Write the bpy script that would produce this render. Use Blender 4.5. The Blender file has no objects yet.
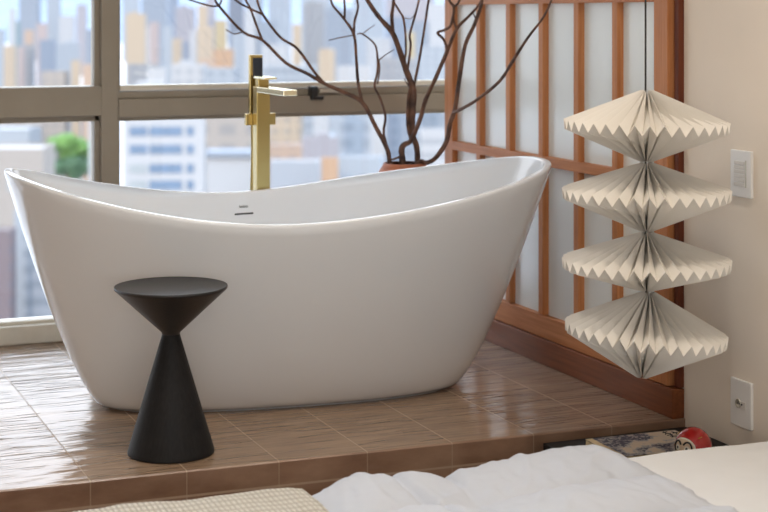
import bpy, bmesh, math, random
from mathutils import Vector, Matrix, noise as mnoise

random.seed(7)
scene = bpy.context.scene
C = scene.collection
PI = math.pi

# ------------------------------------------------------------------ camera frame (metres; z=0 is the tiled platform)
F_PX, CX, HY, CAM_H = 1600.0, 384.0, 16.0, 1.2
TH = math.atan((384 + 285) / 1600.0)
ST, CT = math.sin(TH), math.cos(TH)

def at(px, py, d):
    """world point seen at pixel (px,py) at depth d along the view axis"""
    r = (px - CX) / F_PX * d
    return Vector((r * CT + d * ST, -r * ST + d * CT, CAM_H - (py - HY) * d / F_PX))

def project(p):
    r = p[0] * CT - p[1] * ST
    d = p[0] * ST + p[1] * CT
    return CX + F_PX * r / d, HY + F_PX * (CAM_H - p[2]) / d

# ------------------------------------------------------------------ materials
def newmat(name):
    m = bpy.data.materials.new(name)
    m.use_nodes = True
    nt = m.node_tree
    b = nt.nodes['Principled BSDF']
    return m, nt, b

def rgba(c):
    return (c[0], c[1], c[2], 1.0)

def N(nt, t, **kw):
    n = nt.nodes.new(t)
    for k, v in kw.items():
        if k in n.inputs:
            n.inputs[k].default_value = v
        else:
            setattr(n, k, v)
    return n

def mathn(nt, op, a, b=None, c=None):
    n = nt.nodes.new('ShaderNodeMath'); n.operation = op
    for i, v in enumerate((a, b, c)):
        if v is None: continue
        if hasattr(v, 'links'): nt.links.new(v, n.inputs[i])
        else: n.inputs[i].default_value = v
    return n.outputs[0]

def mixc(nt, fac, a, b, blend='MIX'):
    n = nt.nodes.new('ShaderNodeMix'); n.data_type = 'RGBA'; n.blend_type = blend
    for i, v in ((0, fac), (6, a), (7, b)):
        if hasattr(v, 'links'): nt.links.new(v, n.inputs[i])
        elif isinstance(v, (tuple, list)): n.inputs[i].default_value = rgba(v)
        else: n.inputs[i].default_value = v
    return n.outputs[2]

def objco(nt, scale=(1, 1, 1), which='Object'):
    tc = nt.nodes.new('ShaderNodeTexCoord')
    mp = nt.nodes.new('ShaderNodeMapping')
    mp.inputs['Scale'].default_value = scale
    nt.links.new(tc.outputs[which], mp.inputs['Vector'])
    return mp.outputs['Vector']

def noisen(nt, vec, scale, detail=3, rough=.5):
    n = N(nt, 'ShaderNodeTexNoise', Scale=scale, Detail=detail, Roughness=rough)
    nt.links.new(vec, n.inputs['Vector'])
    return n.outputs['Fac']

def ramp(nt, fac, a, b):
    n = nt.nodes.new('ShaderNodeMapRange')
    nt.links.new(fac, n.inputs['Value'])
    n.inputs['From Min'].default_value = a; n.inputs['From Max'].default_value = b
    return n.outputs['Result']

def bump(nt, b, h, strength=.3, dist=.01):
    n = N(nt, 'ShaderNodeBump', Strength=strength, Distance=dist)
    nt.links.new(h, n.inputs['Height'])
    nt.links.new(n.outputs['Normal'], b.inputs['Normal'])
    return n

def plain(name, col, rough=.5, metal=0., var=.06, vscale=12, bstr=0., bscale=80, spec=.5, coat=0.):
    m, nt, b = newmat(name)
    v = objco(nt)
    f = noisen(nt, v, vscale, 4)
    dark = tuple(max(0, x * (1 - var * 2)) for x in col); lite = tuple(min(1, x * (1 + var)) for x in col)
    nt.links.new(mixc(nt, f, dark, lite), b.inputs['Base Color'])
    b.inputs['Roughness'].default_value = rough
    b.inputs['Metallic'].default_value = metal
    b.inputs['Specular IOR Level'].default_value = spec
    b.inputs['Coat Weight'].default_value = coat
    if bstr:
        bump(nt, b, noisen(nt, v, bscale, 3), bstr, .003)
    return m

def wood(name, c1, c2, axis='z', rough=.5, coat=0):
    m, nt, b = newmat(name)
    sc = {'z': (26, 26, 1.2), 'y': (26, 1.2, 26), 'x': (1.2, 26, 26)}[axis]
    v = objco(nt, sc)
    f = noisen(nt, v, 3.0, 5, .6)
    f2 = noisen(nt, objco(nt), 2.0, 2)
    base = mixc(nt, ramp(nt, f, .3, .72), c1, c2)
    nt.links.new(mixc(nt, mathn(nt, 'MULTIPLY', f2, .35), base, tuple(x * .7 for x in c1)), b.inputs['Base Color'])
    b.inputs['Roughness'].default_value = rough
    b.inputs['Coat Weight'].default_value = coat
    b.inputs['Coat Roughness'].default_value = .25
    b.inputs['Specular IOR Level'].default_value = .22
    bump(nt, b, f, .08, .002)
    return m

M = {}
M['tub'] = plain('white_acrylic', (.83, .86, .89), .18, var=.01, vscale=3, coat=.45)
M['plaster'] = plain('beige_plaster', (.90, .80, .68), .75, var=.05, vscale=2.2, bstr=.12, bscale=40, spec=.2)
M['ceil'] = plain('ceiling_paint', (.8, .77, .72), .8, var=.02)
M['wood_v'] = wood('cedar_upright', (.46, .17, .06), (.66, .30, .13), 'z')
M['wood_h'] = wood('cedar_rail', (.46, .17, .06), (.66, .30, .13), 'y')
M['wood_base'] = wood('dark_cedar_board', (.17, .05, .018), (.28, .09, .03), 'y', .4, .05)
M['wood_jamb'] = wood('dark_cedar_jamb', (.10, .025, .012), (.2, .055, .022), 'z')
M['floorwood'] = wood('floor_planks', (.22, .12, .06), (.34, .2, .11), 'y')
M['shoji'] = plain('frosted_pane', (.88, .93, .92), .22, var=.03, vscale=1.5, spec=.5)
M['frame'] = plain('taupe_window_paint', (.30, .26, .20), .5, var=.07, vscale=9, bstr=.1, bscale=60)
M['sillm'] = plain('cream_sill_paint', (.70, .65, .54), .5, var=.1, vscale=14)
M['brass'] = plain('brushed_brass', (.50, .38, .15), .27, 1.0, var=.04, vscale=30)
M['brass_b'] = plain('bright_brass', (.92, .86, .62), .24, 1.0, var=.03)
M['blackglass'] = plain('black_spray_face', (.02, .028, .045), .18, var=.05)
M['blackwood'] = None
M['black'] = plain('black_lacquer', (.010, .0095, .010), .5, var=.1, spec=.2)
M['blackmetal'] = plain('black_fitting', (.012, .012, .012), .4, var=.1)
M['cordm'] = plain('black_cord', (.01, .01, .01), .6, var=.1)
M['terracotta'] = plain('terracotta', (.50, .17, .085), .6, var=.15, vscale=20, bstr=.2)
M['paper'] = None
M['vase_in'] = plain('vase_inside_painted_shade', (.05, .018, .01), .9, var=.1)  # shade inside the vase painted as a near black clay
M['plastic'] = plain('white_plastic', (.84, .825, .80), .35, var=.01)
M['plastic2'] = plain('ivory_plastic', (.74, .71, .66), .4, var=.01)
M['sheet'] = plain('white_cotton', (.80, .81, .82), .85, var=.02, bstr=.12, bscale=420, spec=.15)
M['duvet'] = plain('white_duvet_cotton', (.60, .63, .69), .85, var=.02, vscale=7, bstr=.3, bscale=30, spec=.15)
M['mattress'] = plain('mattress_cloth', (.78, .76, .72), .85, var=.02)
M['red'] = plain('red_lacquer', (.50, .012, .012), .25, var=.08, coat=.5)
M['dollface'] = plain('doll_face', (.80, .62, .44), .5, var=.05)
M['dollwhite'] = plain('doll_white', (.88, .82, .7), .4, var=.02)
M['gold'] = plain('gold_paint', (.75, .42, .08), .35, .5)
M['pages'] = plain('book_pages', (.75, .60, .36), .8, var=.12, vscale=60)
M['ink'] = plain('ink', (.012, .012, .015), .6)
M['steel'] = plain('pale_steel', (.62, .6, .52), .35, .7)

# side table: black stained wood with fine upright grain
m, nt, b = newmat('black_stained_wood')
v = objco(nt, (60, 60, 2.5)); f = noisen(nt, v, 3, 4, .6)
nt.links.new(mixc(nt, f, (.006, .006, .007), (.024, .023, .023)), b.inputs['Base Color'])
b.inputs['Roughness'].default_value = .5; b.inputs['Specular IOR Level'].default_value = .16; bump(nt, b, f, .25, .002)
M['blackwood'] = m

M['blackwood_top'] = m2 = m.copy(); m2.name = 'black_stained_wood_top'
b2 = m2.node_tree.nodes['Principled BSDF']; b2.inputs['Roughness'].default_value = .4; b2.inputs['Specular IOR Level'].default_value = .7
# folded paper: slightly translucent
m, nt, b = newmat('pleated_paper')
b.inputs['Base Color'].default_value = (.88, .84, .77, 1); b.inputs['Roughness'].default_value = .75
b.inputs['Specular IOR Level'].default_value = .2
tr = N(nt, 'ShaderNodeBsdfTranslucent'); tr.inputs['Color'].default_value = (.86, .76, .62, 1)
mx = nt.nodes.new('ShaderNodeMixShader'); mx.inputs[0].default_value = .10
nt.links.new(b.outputs[0], mx.inputs[1]); nt.links.new(tr.outputs[0], mx.inputs[2])
nt.links.new(mx.outputs[0], nt.nodes['Material Output'].inputs['Surface'])
M['paper'] = m

# bark
m, nt, b = newmat('bark')
v = objco(nt); f = noisen(nt, v, 22, 4)
nt.links.new(mixc(nt, ramp(nt, f, .35, .7), (.045, .022, .016), (.20, .095, .055)), b.inputs['Base Color'])
b.inputs['Roughness'].default_value = .7; bump(nt, b, noisen(nt, v, 90, 3), .4, .003)
M['bark'] = m

# window glass
m, nt, b = newmat('window_glass')
t_ = N(nt, 'ShaderNodeBsdfTransparent'); g_ = N(nt, 'ShaderNodeBsdfGlossy', Roughness=.02)
fr = N(nt, 'ShaderNodeFresnel', IOR=1.3)
mx = nt.nodes.new('ShaderNodeMixShader')
nt.links.new(fr.outputs[0], mx.inputs[0]); nt.links.new(t_.outputs[0], mx.inputs[1]); nt.links.new(g_.outputs[0], mx.inputs[2])
nt.links.new(mx.outputs[0], nt.nodes['Material Output'].inputs['Surface'])
M['glass'] = m

# glazed tiles
TILE, TX0, TY0 = .2545, .894, 4.09
def tile_material(name, top=True):
    m, nt, b = newmat(name)
    tc = nt.nodes.new('ShaderNodeTexCoord'); sp = nt.nodes.new('ShaderNodeSeparateXYZ')
    nt.links.new(tc.outputs['Object'], sp.inputs[0])
    X, Y, Z = sp.outputs
    u = mathn(nt, 'DIVIDE', mathn(nt, 'SUBTRACT', X, TX0), TILE)
    if top: w = mathn(nt, 'DIVIDE', mathn(nt, 'SUBTRACT', Y, TY0), TILE)
    else: w = mathn(nt, 'DIVIDE', mathn(nt, 'ADD', Z, .067), TILE)
    def line(c, half):
        fr = mathn(nt, 'FRACT', mathn(nt, 'ADD', c, .5))
        return mathn(nt, 'LESS_THAN', mathn(nt, 'ABSOLUTE', mathn(nt, 'SUBTRACT', fr, .5)), half)
    lx = line(u, .0065)
    ly = line(w, .006 if top else .012)
    cell = nt.nodes.new('ShaderNodeCombineXYZ')
    nt.links.new(mathn(nt, 'FLOOR', u), cell.inputs[0]); nt.links.new(mathn(nt, 'FLOOR', w), cell.inputs[1])
    wn = nt.nodes.new('ShaderNodeTexWhiteNoise'); nt.links.new(cell.outputs[0], wn.inputs['Vector'])
    f = noisen(nt, objco(nt, (3, 9, 7)), 1.5, 5, .6)
    if top: c1, c2 = (.245, .155, .098), (.365, .25, .16)
    else: c1, c2 = (.19, .10, .062), (.37, .235, .16)
    col = mixc(nt, ramp(nt, f, .3, .7), c1, c2)
    col = mixc(nt, mathn(nt, 'MULTIPLY', wn.outputs['Value'], .25), col, (.30, .21, .14))
    col = mixc(nt, mathn(nt, 'MULTIPLY', ly, .35 if top else .7), col, (.12, .08, .05) if top else (.5, .38, .28))
    col = mixc(nt, mathn(nt, 'MULTIPLY', lx, .55), col, (.48, .38, .28))
    nt.links.new(col, b.inputs['Base Color'])
    r = mathn(nt, 'ADD', .09 if top else .3, mathn(nt, 'MULTIPLY', mathn(nt, 'MAXIMUM', lx, ly), .4))
    if top:
        b.inputs['Roughness'].default_value = .6; b.inputs['Specular IOR Level'].default_value = .1
        b.inputs['Coat IOR'].default_value = 1.42
        nt.links.new(mathn(nt, 'SUBTRACT', 1.0, mathn(nt, 'MULTIPLY', mathn(nt, 'MAXIMUM', lx, mathn(nt, 'MULTIPLY', ly, .4)), .85)), b.inputs['Coat Weight'])
        nt.links.new(r, b.inputs['Coat Roughness'])
    else:
        nt.links.new(r, b.inputs['Roughness'])
    if top:
        n1 = noisen(nt, objco(nt, (2.0, 19, 1)), 1.0, 2, .4)
        n2 = noisen(nt, objco(nt, (3.2, 24, 1)), 1.3, 1, .4)
        crease = mathn(nt, 'MINIMUM', mathn(nt, 'ABSOLUTE', mathn(nt, 'SUBTRACT', n2, .5)), .12)
        h = mathn(nt, 'ADD', mathn(nt, 'MULTIPLY', n1, .8), mathn(nt, 'MULTIPLY', crease, 1.0))
        h = mathn(nt, 'MULTIPLY', h, mathn(nt, 'ADD', .45, mathn(nt, 'MULTIPLY', wn.outputs['Value'], .75)))
        h = mathn(nt, 'SUBTRACT', h, mathn(nt, 'MULTIPLY', lx, .25))
        bn = N(nt, 'ShaderNodeBump', Strength=.72, Distance=.013)
        nt.links.new(h, bn.inputs['Height']); nt.links.new(bn.outputs['Normal'], b.inputs['Coat Normal'])
    else:
        bump(nt, b, noisen(nt, objco(nt), 18, 3), .15, .006)
    return m
M['tile'] = tile_material('glazed_rippled_tile', True)
M['riser'] = tile_material('glazed_riser_tile', False)

# waffle knit
m, nt, b = newmat('waffle_knit')
tc = nt.nodes.new('ShaderNodeTexCoord'); sp = nt.nodes.new('ShaderNodeSeparateXYZ'); nt.links.new(tc.outputs['UV'], sp.inputs[0])
def saw(x): return mathn(nt, 'ABSOLUTE', mathn(nt, 'SINE', mathn(nt, 'MULTIPLY', x, PI / .0125)))
h = mathn(nt, 'POWER', mathn(nt, 'MULTIPLY', saw(sp.outputs[0]), saw(mathn(nt, 'MULTIPLY', sp.outputs[1], .42))), .6)
nt.links.new(mixc(nt, h, (.46, .42, .35), (.72, .69, .62)), b.inputs['Base Color'])
b.inputs['Roughness'].default_value = .9; b.inputs['Specular IOR Level'].default_value = .1
bump(nt, b, h, .8, .006)
M['knit'] = m

# book cover: abstract indigo blotches on cream, a plain generic print
m, nt, b = newmat('printed_cover')
v = objco(nt)
sp = nt.nodes.new('ShaderNodeSeparateXYZ'); nt.links.new(v, sp.inputs[0])
n1 = noisen(nt, v, 15, 4, .62)
side = ramp(nt, sp.outputs[0], .10, -.09)
k = mathn(nt, 'ADD', n1, mathn(nt, 'MULTIPLY', mathn(nt, 'SUBTRACT', side, .5), .22))
blot = ramp(nt, k, .525, .545); blot2 = ramp(nt, noisen(nt, v, 60, 3, .7), .52, .56)
c = mixc(nt, mathn(nt, 'MULTIPLY', blot, .0), (.76, .65, .50), (.76, .65, .50))
c = mixc(nt, ramp(nt, k, .485, .51), c, (.50, .50, .50))
c = mixc(nt, blot, c, (.018, .03, .085))
c = mixc(nt, mathn(nt, 'MULTIPLY', mathn(nt, 'MULTIPLY', blot, blot2), .8), c, (.55, .55, .52))
nt.links.new(c, b.inputs['Base Color']); b.inputs['Roughness'].default_value = .4
M['cover'] = m

# ------------------------------------------------------------------ mesh helpers
def obj(name, bm, mat, parent=None, smooth=False, mats=None):
    me = bpy.data.meshes.new(name)
    bmesh.ops.recalc_face_normals(bm, faces=bm.faces[:])
    bm.to_mesh(me); bm.free()
    for mm in (mats or [mat]): me.materials.append(mm)
    if smooth:
        for p in me.polygons: p.use_smooth = True
    o = bpy.data.objects.new(name, me); C.objects.link(o)
    if parent is not None: o.parent = parent
    return o

def empty(name, loc=(0, 0, 0), rz=0.):
    o = bpy.data.objects.new(name, None); C.objects.link(o)
    o.empty_display_size = .05
    o.location = loc; o.rotation_euler = (0, 0, rz)
    return o

def tag(o, label=None, cat=None, group=None, kind=None):
    if label: o['label'] = label
    if cat: o['category'] = cat
    if group: o['group'] = group
    if kind: o['kind'] = kind
    return o

def struct(o, label=None):
    o['kind'] = 'structure'
    if label: o['label'] = label
    return o

def box(bm, lo, hi, bev=0., seg=2):
    lo = Vector(lo); hi = Vector(hi)
    r = bmesh.ops.create_cube(bm, size=1.0)
    vs = r['verts']
    for v in vs:
        v.co = Vector(((lo.x + hi.x) / 2 + v.co.x * (hi.x - lo.x), (lo.y + hi.y) / 2 + v.co.y * (hi.y - lo.y), (lo.z + hi.z) / 2 + v.co.z * (hi.z - lo.z)))
    if bev:
        es = list({e for v in vs for e in v.link_edges})
        bmesh.ops.bevel(bm, geom=es, offset=bev, segments=seg, profile=.6, affect='EDGES')
    return bm

def boxobj(name, lo, hi, mat, parent=None, bev=0., seg=2):
    bm = bmesh.new(); box(bm, lo, hi, bev, seg)
    return obj(name, bm, mat, parent, smooth=False)

def lathe(bm, prof, n=64, z0cap=True, z1cap=True):
    rings = []
    for r, z in prof:
        rings.append([bm.verts.new((r * math.cos(2 * PI * i / n), r * math.sin(2 * PI * i / n), z)) for i in range(n)])
    for a, b_ in zip(rings, rings[1:]):
        for i in range(n):
            bm.faces.new((a[i], a[(i + 1) % n], b_[(i + 1) % n], b_[i]))
    if z0cap: bm.faces.new(rings[0][::-1])
    if z1cap: bm.faces.new(rings[-1])
    return bm

def tube(bm, pts, rad, n=8, cap=True):
    pts = [Vector(p) for p in pts]
    if not hasattr(rad, '__len__'): rad = [rad] * len(pts)
    rings = []
    up = Vector((.13, .37, .92)).normalized()
    prev = None
    for i, p in enumerate(pts):
        t = (pts[min(i + 1, len(pts) - 1)] - pts[max(i - 1, 0)]).normalized()
        if prev is None:
            a = t.cross(up)
            if a.length < .05: a = t.cross(Vector((1, 0, 0)))
            a.normalize()
        else:
            a = (prev - t * prev.dot(t)).normalized()
        prev = a
        b_ = t.cross(a)
        rings.append([bm.verts.new(p + (a * math.cos(2 * PI * k / n) + b_ * math.sin(2 * PI * k / n)) * rad[i]) for k in range(n)])
    for a, b_ in zip(rings, rings[1:]):
        for k in range(n):
            bm.faces.new((a[k], a[(k + 1) % n], b_[(k + 1) % n], b_[k]))
    if cap:
        bm.faces.new(rings[0][::-1]); bm.faces.new(rings[-1])
    return bm

def spline(pts, sub=5):
    """Catmull-Rom through (x,y,z,r) tuples"""
    P = [Vector(p) for p in pts]
    P = [P[0] * 2 - P[1]] + P + [P[-1] * 2 - P[-2]]
    out = []
    for i in range(1, len(P) - 2):
        p0, p1, p2, p3 = P[i - 1], P[i], P[i + 1], P[i + 2]
        for k in range(sub):
            t = k / sub
            out.append(.5 * ((2 * p1) + (p2 - p0) * t + (2 * p0 - 5 * p1 + 4 * p2 - p3) * t * t + (3 * p1 - p0 - 3 * p2 + p3) * t ** 3))
    out.append(P[-2])
    return out

def shade_auto(o, ang=35):
    me = o.data
    for p in me.polygons: p.use_smooth = True
    try:
        me.set_sharp_from_angle(angle=math.radians(ang))
    except Exception:
        pass

# ================================================================== ROOM SHELL
XW = 2.67           # plaster face of the wall on the right
YB, XL, ZC, ZF = -1.7, -2.4, 2.45, -.40
YWIN = 5.91
struct(boxobj('floor', (XL, YB, ZF - .1), (XW, 4.12, ZF), M['floorwood']))
struct(boxobj('ceiling', (XL - .1, YB - .1, ZC), (3.2, 6.1, ZC + .1), M['ceil']))
struct(boxobj('wall_back', (XL - .1, YB - .1, ZF - .1), (XW + .12, YB, ZC), M['plaster']))
struct(boxobj('wall_left', (XL - .1, YB, ZF - .1), (XL, 6.05, ZC), M['plaster']))
bm = bmesh.new()
box(bm, (XW, YB, ZF - .1), (XW + .12, 5.69, ZC)); 
struct(obj('wall_right', bm, M['plaster']))
bm = bmesh.new()
box(bm, (XW + .12, 5.62, ZF - .1), (3.12, 5.69, ZC)); box(bm, (3.02, 5.69, ZF - .1), (3.12, 6.05, ZC))
struct(obj('wall_recess', bm, M['plaster']))
# wall around the window
bm = bmesh.new()
box(bm, (XL, YWIN, 2.12), (3.02, YWIN + .14, ZC)); box(bm, (XL, YWIN, ZF - .1), (3.02, YWIN + .14, -.004)); box(bm, (XL, YWIN, -.004), (-1.6, YWIN + .14, 2.12))
struct(obj('wall_front', bm, M['plaster']))

# tiled platform (front edge runs a hair off square, as in the room)
def fy(x): return 4.102 - .026 * (x - .9)
bm = bmesh.new()
nX = 12
xs = [XL + (XW - XL) * i / nX for i in range(nX + 1)]
ft = [bm.verts.new((x, fy(x) + .004, 0)) for x in xs]; bt = [bm.verts.new((x, YWIN, 0)) for x in xs]
f1 = [bm.verts.new((x, fy(x), -.004)) for x in xs]; f0 = [bm.verts.new((x, fy(x), ZF)) for x in xs]; b0 = [bm.verts.new((x, YWIN, ZF)) for x in xs]
for i in range(nX):
    bm.faces.new((ft[i], ft[i + 1], bt[i + 1], bt[i])).material_index = 0
    bm.faces.new((f1[i], f1[i + 1], ft[i + 1], ft[i])).material_index = 1
    bm.faces.new((f0[i], f0[i + 1], f1[i + 1], f1[i])).material_index = 1
    bm.faces.new((b0[i], bt[i], bt[i + 1], b0[i + 1])).material_index = 1
    bm.faces.new((f0[i], b0[i], b0[i + 1], f0[i + 1])).material_index = 1
for i in (0, nX):
    bm.faces.new((f0[i], f1[i], ft[i], bt[i], b0[i])).material_index = 1
struct(obj('floor_platform', bm, None, mats=[M['tile'], M['riser']]), 'raised platform of glazed rippled brown tiles under the bathtub')

# ------------------------------------------------------------------ window
win = struct(empty('window_1', (0, 0, 0)))
YG = YWIN + .06
x_m0, x_m1 = 1.317, 1.400
def wpart(name, lo, hi, mat=None, bev=.004): return boxobj(name, lo, hi, mat or M['frame'], win, bev)
wpart('window_sill', (-1.6, YWIN - .012, 0), (3.02, YWIN + .12, .068), M['sillm'], .006)
wpart('sill_bead', (-1.6, YWIN + .02, .068), (3.02, YWIN + .09, .080), M['sillm'], .003)
wpart('frame_head', (-1.6, YWIN, 2.04), (3.02, YWIN + .12, 2.12))
wpart('frame_jamb', (-1.6, YWIN, .08), (-1.53, YWIN + .12, 2.04))
wpart('frame_jamb', (2.96, YWIN, .08), (3.02, YWIN + .12, 2.04))
for (a, b_) in ((-.18, -.10), (x_m0, x_m1)):
    wpart('mullion', (a + .012, YWIN, .08), (b_ - .006, YWIN + .12, 2.04))
    wpart('mullion_bead', (a - .008, YWIN + .03, .08), (a + .016, YWIN + .09, 2.04), None, .003)
    wpart('mullion_bead', (b_ - .010, YWIN + .03, .08), (b_ + .006, YWIN + .09, .81), None, .003)
wpart('transom', (-1.53, YWIN - .004, .828), (x_m0 + .012, YWIN + .12, .938))
wpart('transom', (x_m1 - .006, YWIN - .002, .820), (2.96, YWIN + .12, .888))
wpart('transom_bead', (-1.53, YWIN + .03, .806), (x_m0 + .012, YWIN + .09, .828), None, .003)
wpart('transom_bead', (x_m1 - .006, YWIN + .03, .804), (2.96, YWIN + .09, .820), None, .003)
sash = wpart('sash_rail', (x_m1 - .006, YWIN + .022, .888), (2.96, YWIN + .10, .915))
wpart('sash_rail', (x_m1 - .006, YWIN + .03, .918), (2.96, YWIN + .09, .938), M['sillm'], .003)
wpart('sash_stile', (x_m1 - .006, YWIN + .022, .915), (x_m1 + .006, YWIN + .10, 2.04))
o = boxobj('window_catch', (2.155, YWIN - .03, .872), (2.18, YWIN + .022, .925), M['blackmetal'], win, .004)
boxobj('catch_tongue', (2.165, YWIN - .04, .872), (2.20, YWIN - .028, .886), M['blackmetal'], o, .003)
boxobj('stay_bar', (2.20, YWIN + .005, .897), (2.28, YWIN + .022, .912), M['steel'], win, .003)
for (a, b_, z0, z1) in ((-1.53, -.19, .08, .81), (-.09, x_m0 - .006, .08, .81), (x_m1 + .004, 2.96, .08, .81),
                        (-1.53, -.19, .935, 2.04), (-.09, x_m0 - .006, .935, 2.04), (x_m1 + .004, 2.96, .935, 2.04)):
    boxobj('window_pane', (a, YG, z0), (b_, YG + .006, z1), M['glass'], win)

# ------------------------------------------------------------------ cedar lattice screen on the wall
scr = empty('lattice_screen', (2.65, 4.9, .088))
tag(scr, 'tall cedar lattice screen with frosted panes on the wall beside the bathtub', 'screen')
def spart(name, lo, hi, mat, bev=.0025):
    o = boxobj(name, lo, hi, mat, None, bev)
    o.parent = scr; o.matrix_parent_inverse = Matrix.Translation((-2.65, -4.9, -.088)); return o
XF, XP, XB = 2.635, 2.658, 2.668
spart('stile', (XF, 5.616, .09), (XB, 5.688, 2.2), M['wood_v'])
spart('stile', (XF, 4.099, .09), (XB, 4.175, 2.2), M['wood_v'])
for yc in (5.391, 5.147, 4.898, 4.652, 4.405):
    spart('muntin', (XF, yc - .0165, .168), (XB, yc + .0165, 2.14), M['wood_v'])
ys = [5.616, 5.391, 5.147, 4.898, 4.652, 4.405, 4.175]
for z0, z1 in ((.682, .716), (1.243, 1.285), (1.78, 1.815)):
    spart('rail', (XF - .001, 4.175, z0), (XB, 5.616, z1), M['wood_h'])
spart('rail', (XF, 4.175, .09), (XB, 5.616, .166), M['wood_h'])
spart('rail', (XF, 4.175, 2.14), (XB, 5.616, 2.2), M['wood_h'])
for i in range(6):
    for z0, z1 in ((.166, .682), (.716, 1.243), (1.285, 1.78), (1.815, 2.14)):
        spart('pane', (XP, ys[i + 1] + (.0165 if i < 5 else 0), z0), (XP + .006, ys[i] - (.0165 if i else 0), z1), M['shoji'], 0)
bm = bmesh.new(); box(bm, (2.628, 4.06, 0), (XW, 5.69, .088), .004)
struct(obj('baseboard_right', bm, M['wood_base']), 'dark cedar skirting board under the lattice screen')
struct(boxobj('trim_1', (2.650, 4.062, .09), (XW, 4.085, 2.3), M['wood_jamb'], None, .002))

# ================================================================== BATHTUB
TBX, TBY, TPH = 1.6658, 4.7856, -.1252
TA, TB, TN = .8678, .446, 2.3008
ZM, ZL, ZR, QL, QR, U0 = .5984, .7359, .7312, 1.8169, 1.7072, -.0938
BDU, BDV, BA, BB, BN = -.0113, .0163, .5642, .1795, 2.2194
def sup(a, b_, n, t):
    c_, s_ = math.cos(t), math.sin(t)
    return a * math.copysign(abs(c_) ** (2 / n), c_), b_ * math.copysign(abs(s_) ** (2 / n), s_)
def rimz(ku, kv):
    w = (ku - U0) / ((1 - U0) if ku > U0 else (1 + U0))
    z = ZM + (ZR - ZM) * abs(w) ** QR if w > 0 else ZM + (ZL - ZM) * abs(w) ** QL
    return z + .016 * max(0, kv) * math.exp(-((ku - .45) / .4) ** 2)
def smoothstep(x): x = max(0, min(1, x)); return x * x * (3 - 2 * x)
def tub_point(t, side, h):
    """side 'out': h 0 foot..1 rim ; side 'in': h 1 rim..0 inner floor edge"""
    ru, rv = sup(TA, TB, TN, t)
    bu, bv = sup(BA, BB, BN, t); bu += BDU; bv += BDV
    z1 = rimz(ru / TA, rv / TB)
    if side == 'out':
        g = .80 * h ** .80 + .20 * h ** .45 if h > 0 else 0
        return Vector((bu + (ru - bu) * g, bv + (rv - bv) * g, .006 + (z1 - .016) * h))
    zb = .11
    zz = zb + (z1 - .006 - zb) * h ** 1.3
    ho = max(0, min(1, (zz - .006) / (z1 - .016)))
    g = .80 * ho ** .80 + .20 * ho ** .45
    ou, ov = bu + (ru - bu) * g, bv + (rv - bv) * g
    L = math.hypot(ou, ov); ins = .024 + .012 * (1 - h)
    k = (1 - ins / L) * (1 - .22 * (1 - h) ** 5)
    return Vector((ou * k, ov * k, zz))
bm = bmesh.new(); NT = 160
rings = []
def addring(fn): rings.append([bm.verts.new(fn(2 * PI * i / NT)) for i in range(NT)])
def foot(s, z):
    def f_(t):
        p = tub_point(t, 'out', 0); return Vector((BDU + (p.x - BDU) * s, BDV + (p.y - BDV) * s, z))
    return f_
addring(foot(.96, .0)); addring(foot(.965, .005)); addring(foot(1.0, .006))
for k in range(1, 29):
    addring(lambda t, k=k: tub_point(t, 'out', (k / 28) ** 1.25))
def rimring(ins, dz):
    def f_(t):
        ru, rv = sup(TA, TB, TN, t); z = rimz(ru / TA, rv / TB)
        return Vector((ru * (TA - ins) / TA, rv * (TB - ins) / TB, z + dz))
    return f_
addring(rimring(.0003, -.0065)); addring(rimring(.001, -.003)); addring(rimring(.0025, -.001)); addring(rimring(.005, 0)); addring(rimring(.009, .0003)); addring(rimring(.016, 0)); addring(rimring(.0205, -.0012)); addring(rimring(.0228, -.0034))
for k in range(0, 25):
    addring(lambda t, k=k: tub_point(t, 'in', 1 - k / 24))
for s in (.8, .5, .2):
    addring(lambda t, s=s: Vector((tub_point(t, 'in', 0).x * s, tub_point(t, 'in', 0).y * s, .11 - .006 * (1 - s))))
for a, b_ in zip(rings, rings[1:]):
    for i in range(NT):
        bm.faces.new((a[i], a[(i + 1) % NT], b_[(i + 1) % NT], b_[i]))
bm.faces.new(rings[0][::-1]); bm.faces.new(rings[-1])
tub = empty('bathtub', (TBX, TBY, 0), TPH)
tag(tub, 'large white freestanding slipper bathtub on the tiled platform by the window', 'bathtub')
obj('tub_shell', bm, M['tub'], tub, smooth=True)
# overflow slot and maker's mark on the inner far wall
Rz = Matrix.Rotation(TPH, 3, 'Z')
def tubw(p): return Rz @ p + Vector((TBX, TBY, 0))
def on_inner(px, py):
    best = None
    for i in range(200):
        t = PI * .25 + PI * .5 * i / 199
        for j in range(60):
            h = .55 + .45 * j / 59
            q = project(tubw(tub_point(t, 'in', h)))
            e = (q[0] - px) ** 2 + (q[1] - py) ** 2
            if best is None or e < best[0]: best = (e, t, h)
    return best[1], best[2]
def inner_frame(px, py):
    t, h = on_inner(px, py)
    p = tub_point(t, 'in', h)
    du = (tub_point(t - .01, 'in', h) - tub_point(t + .01, 'in', h)).normalized()
    dh = (tub_point(t, 'in', h + .01) - tub_point(t, 'in', h - .01)).normalized()
    n_ = du.cross(dh).normalized()
    return p, du, dh, n_
p, du, dh, n_ = inner_frame(243.5, 213.8)
bm = bmesh.new(); box(bm, (-.032, -.0028, -.002), (.032, .0028, .0025), .001)
for v in bm.verts: v.co = p + du * v.co.x + dh * v.co.y + n_ * v.co.z
obj('overflow_slot', bm, M['blackmetal'], tub)
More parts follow.
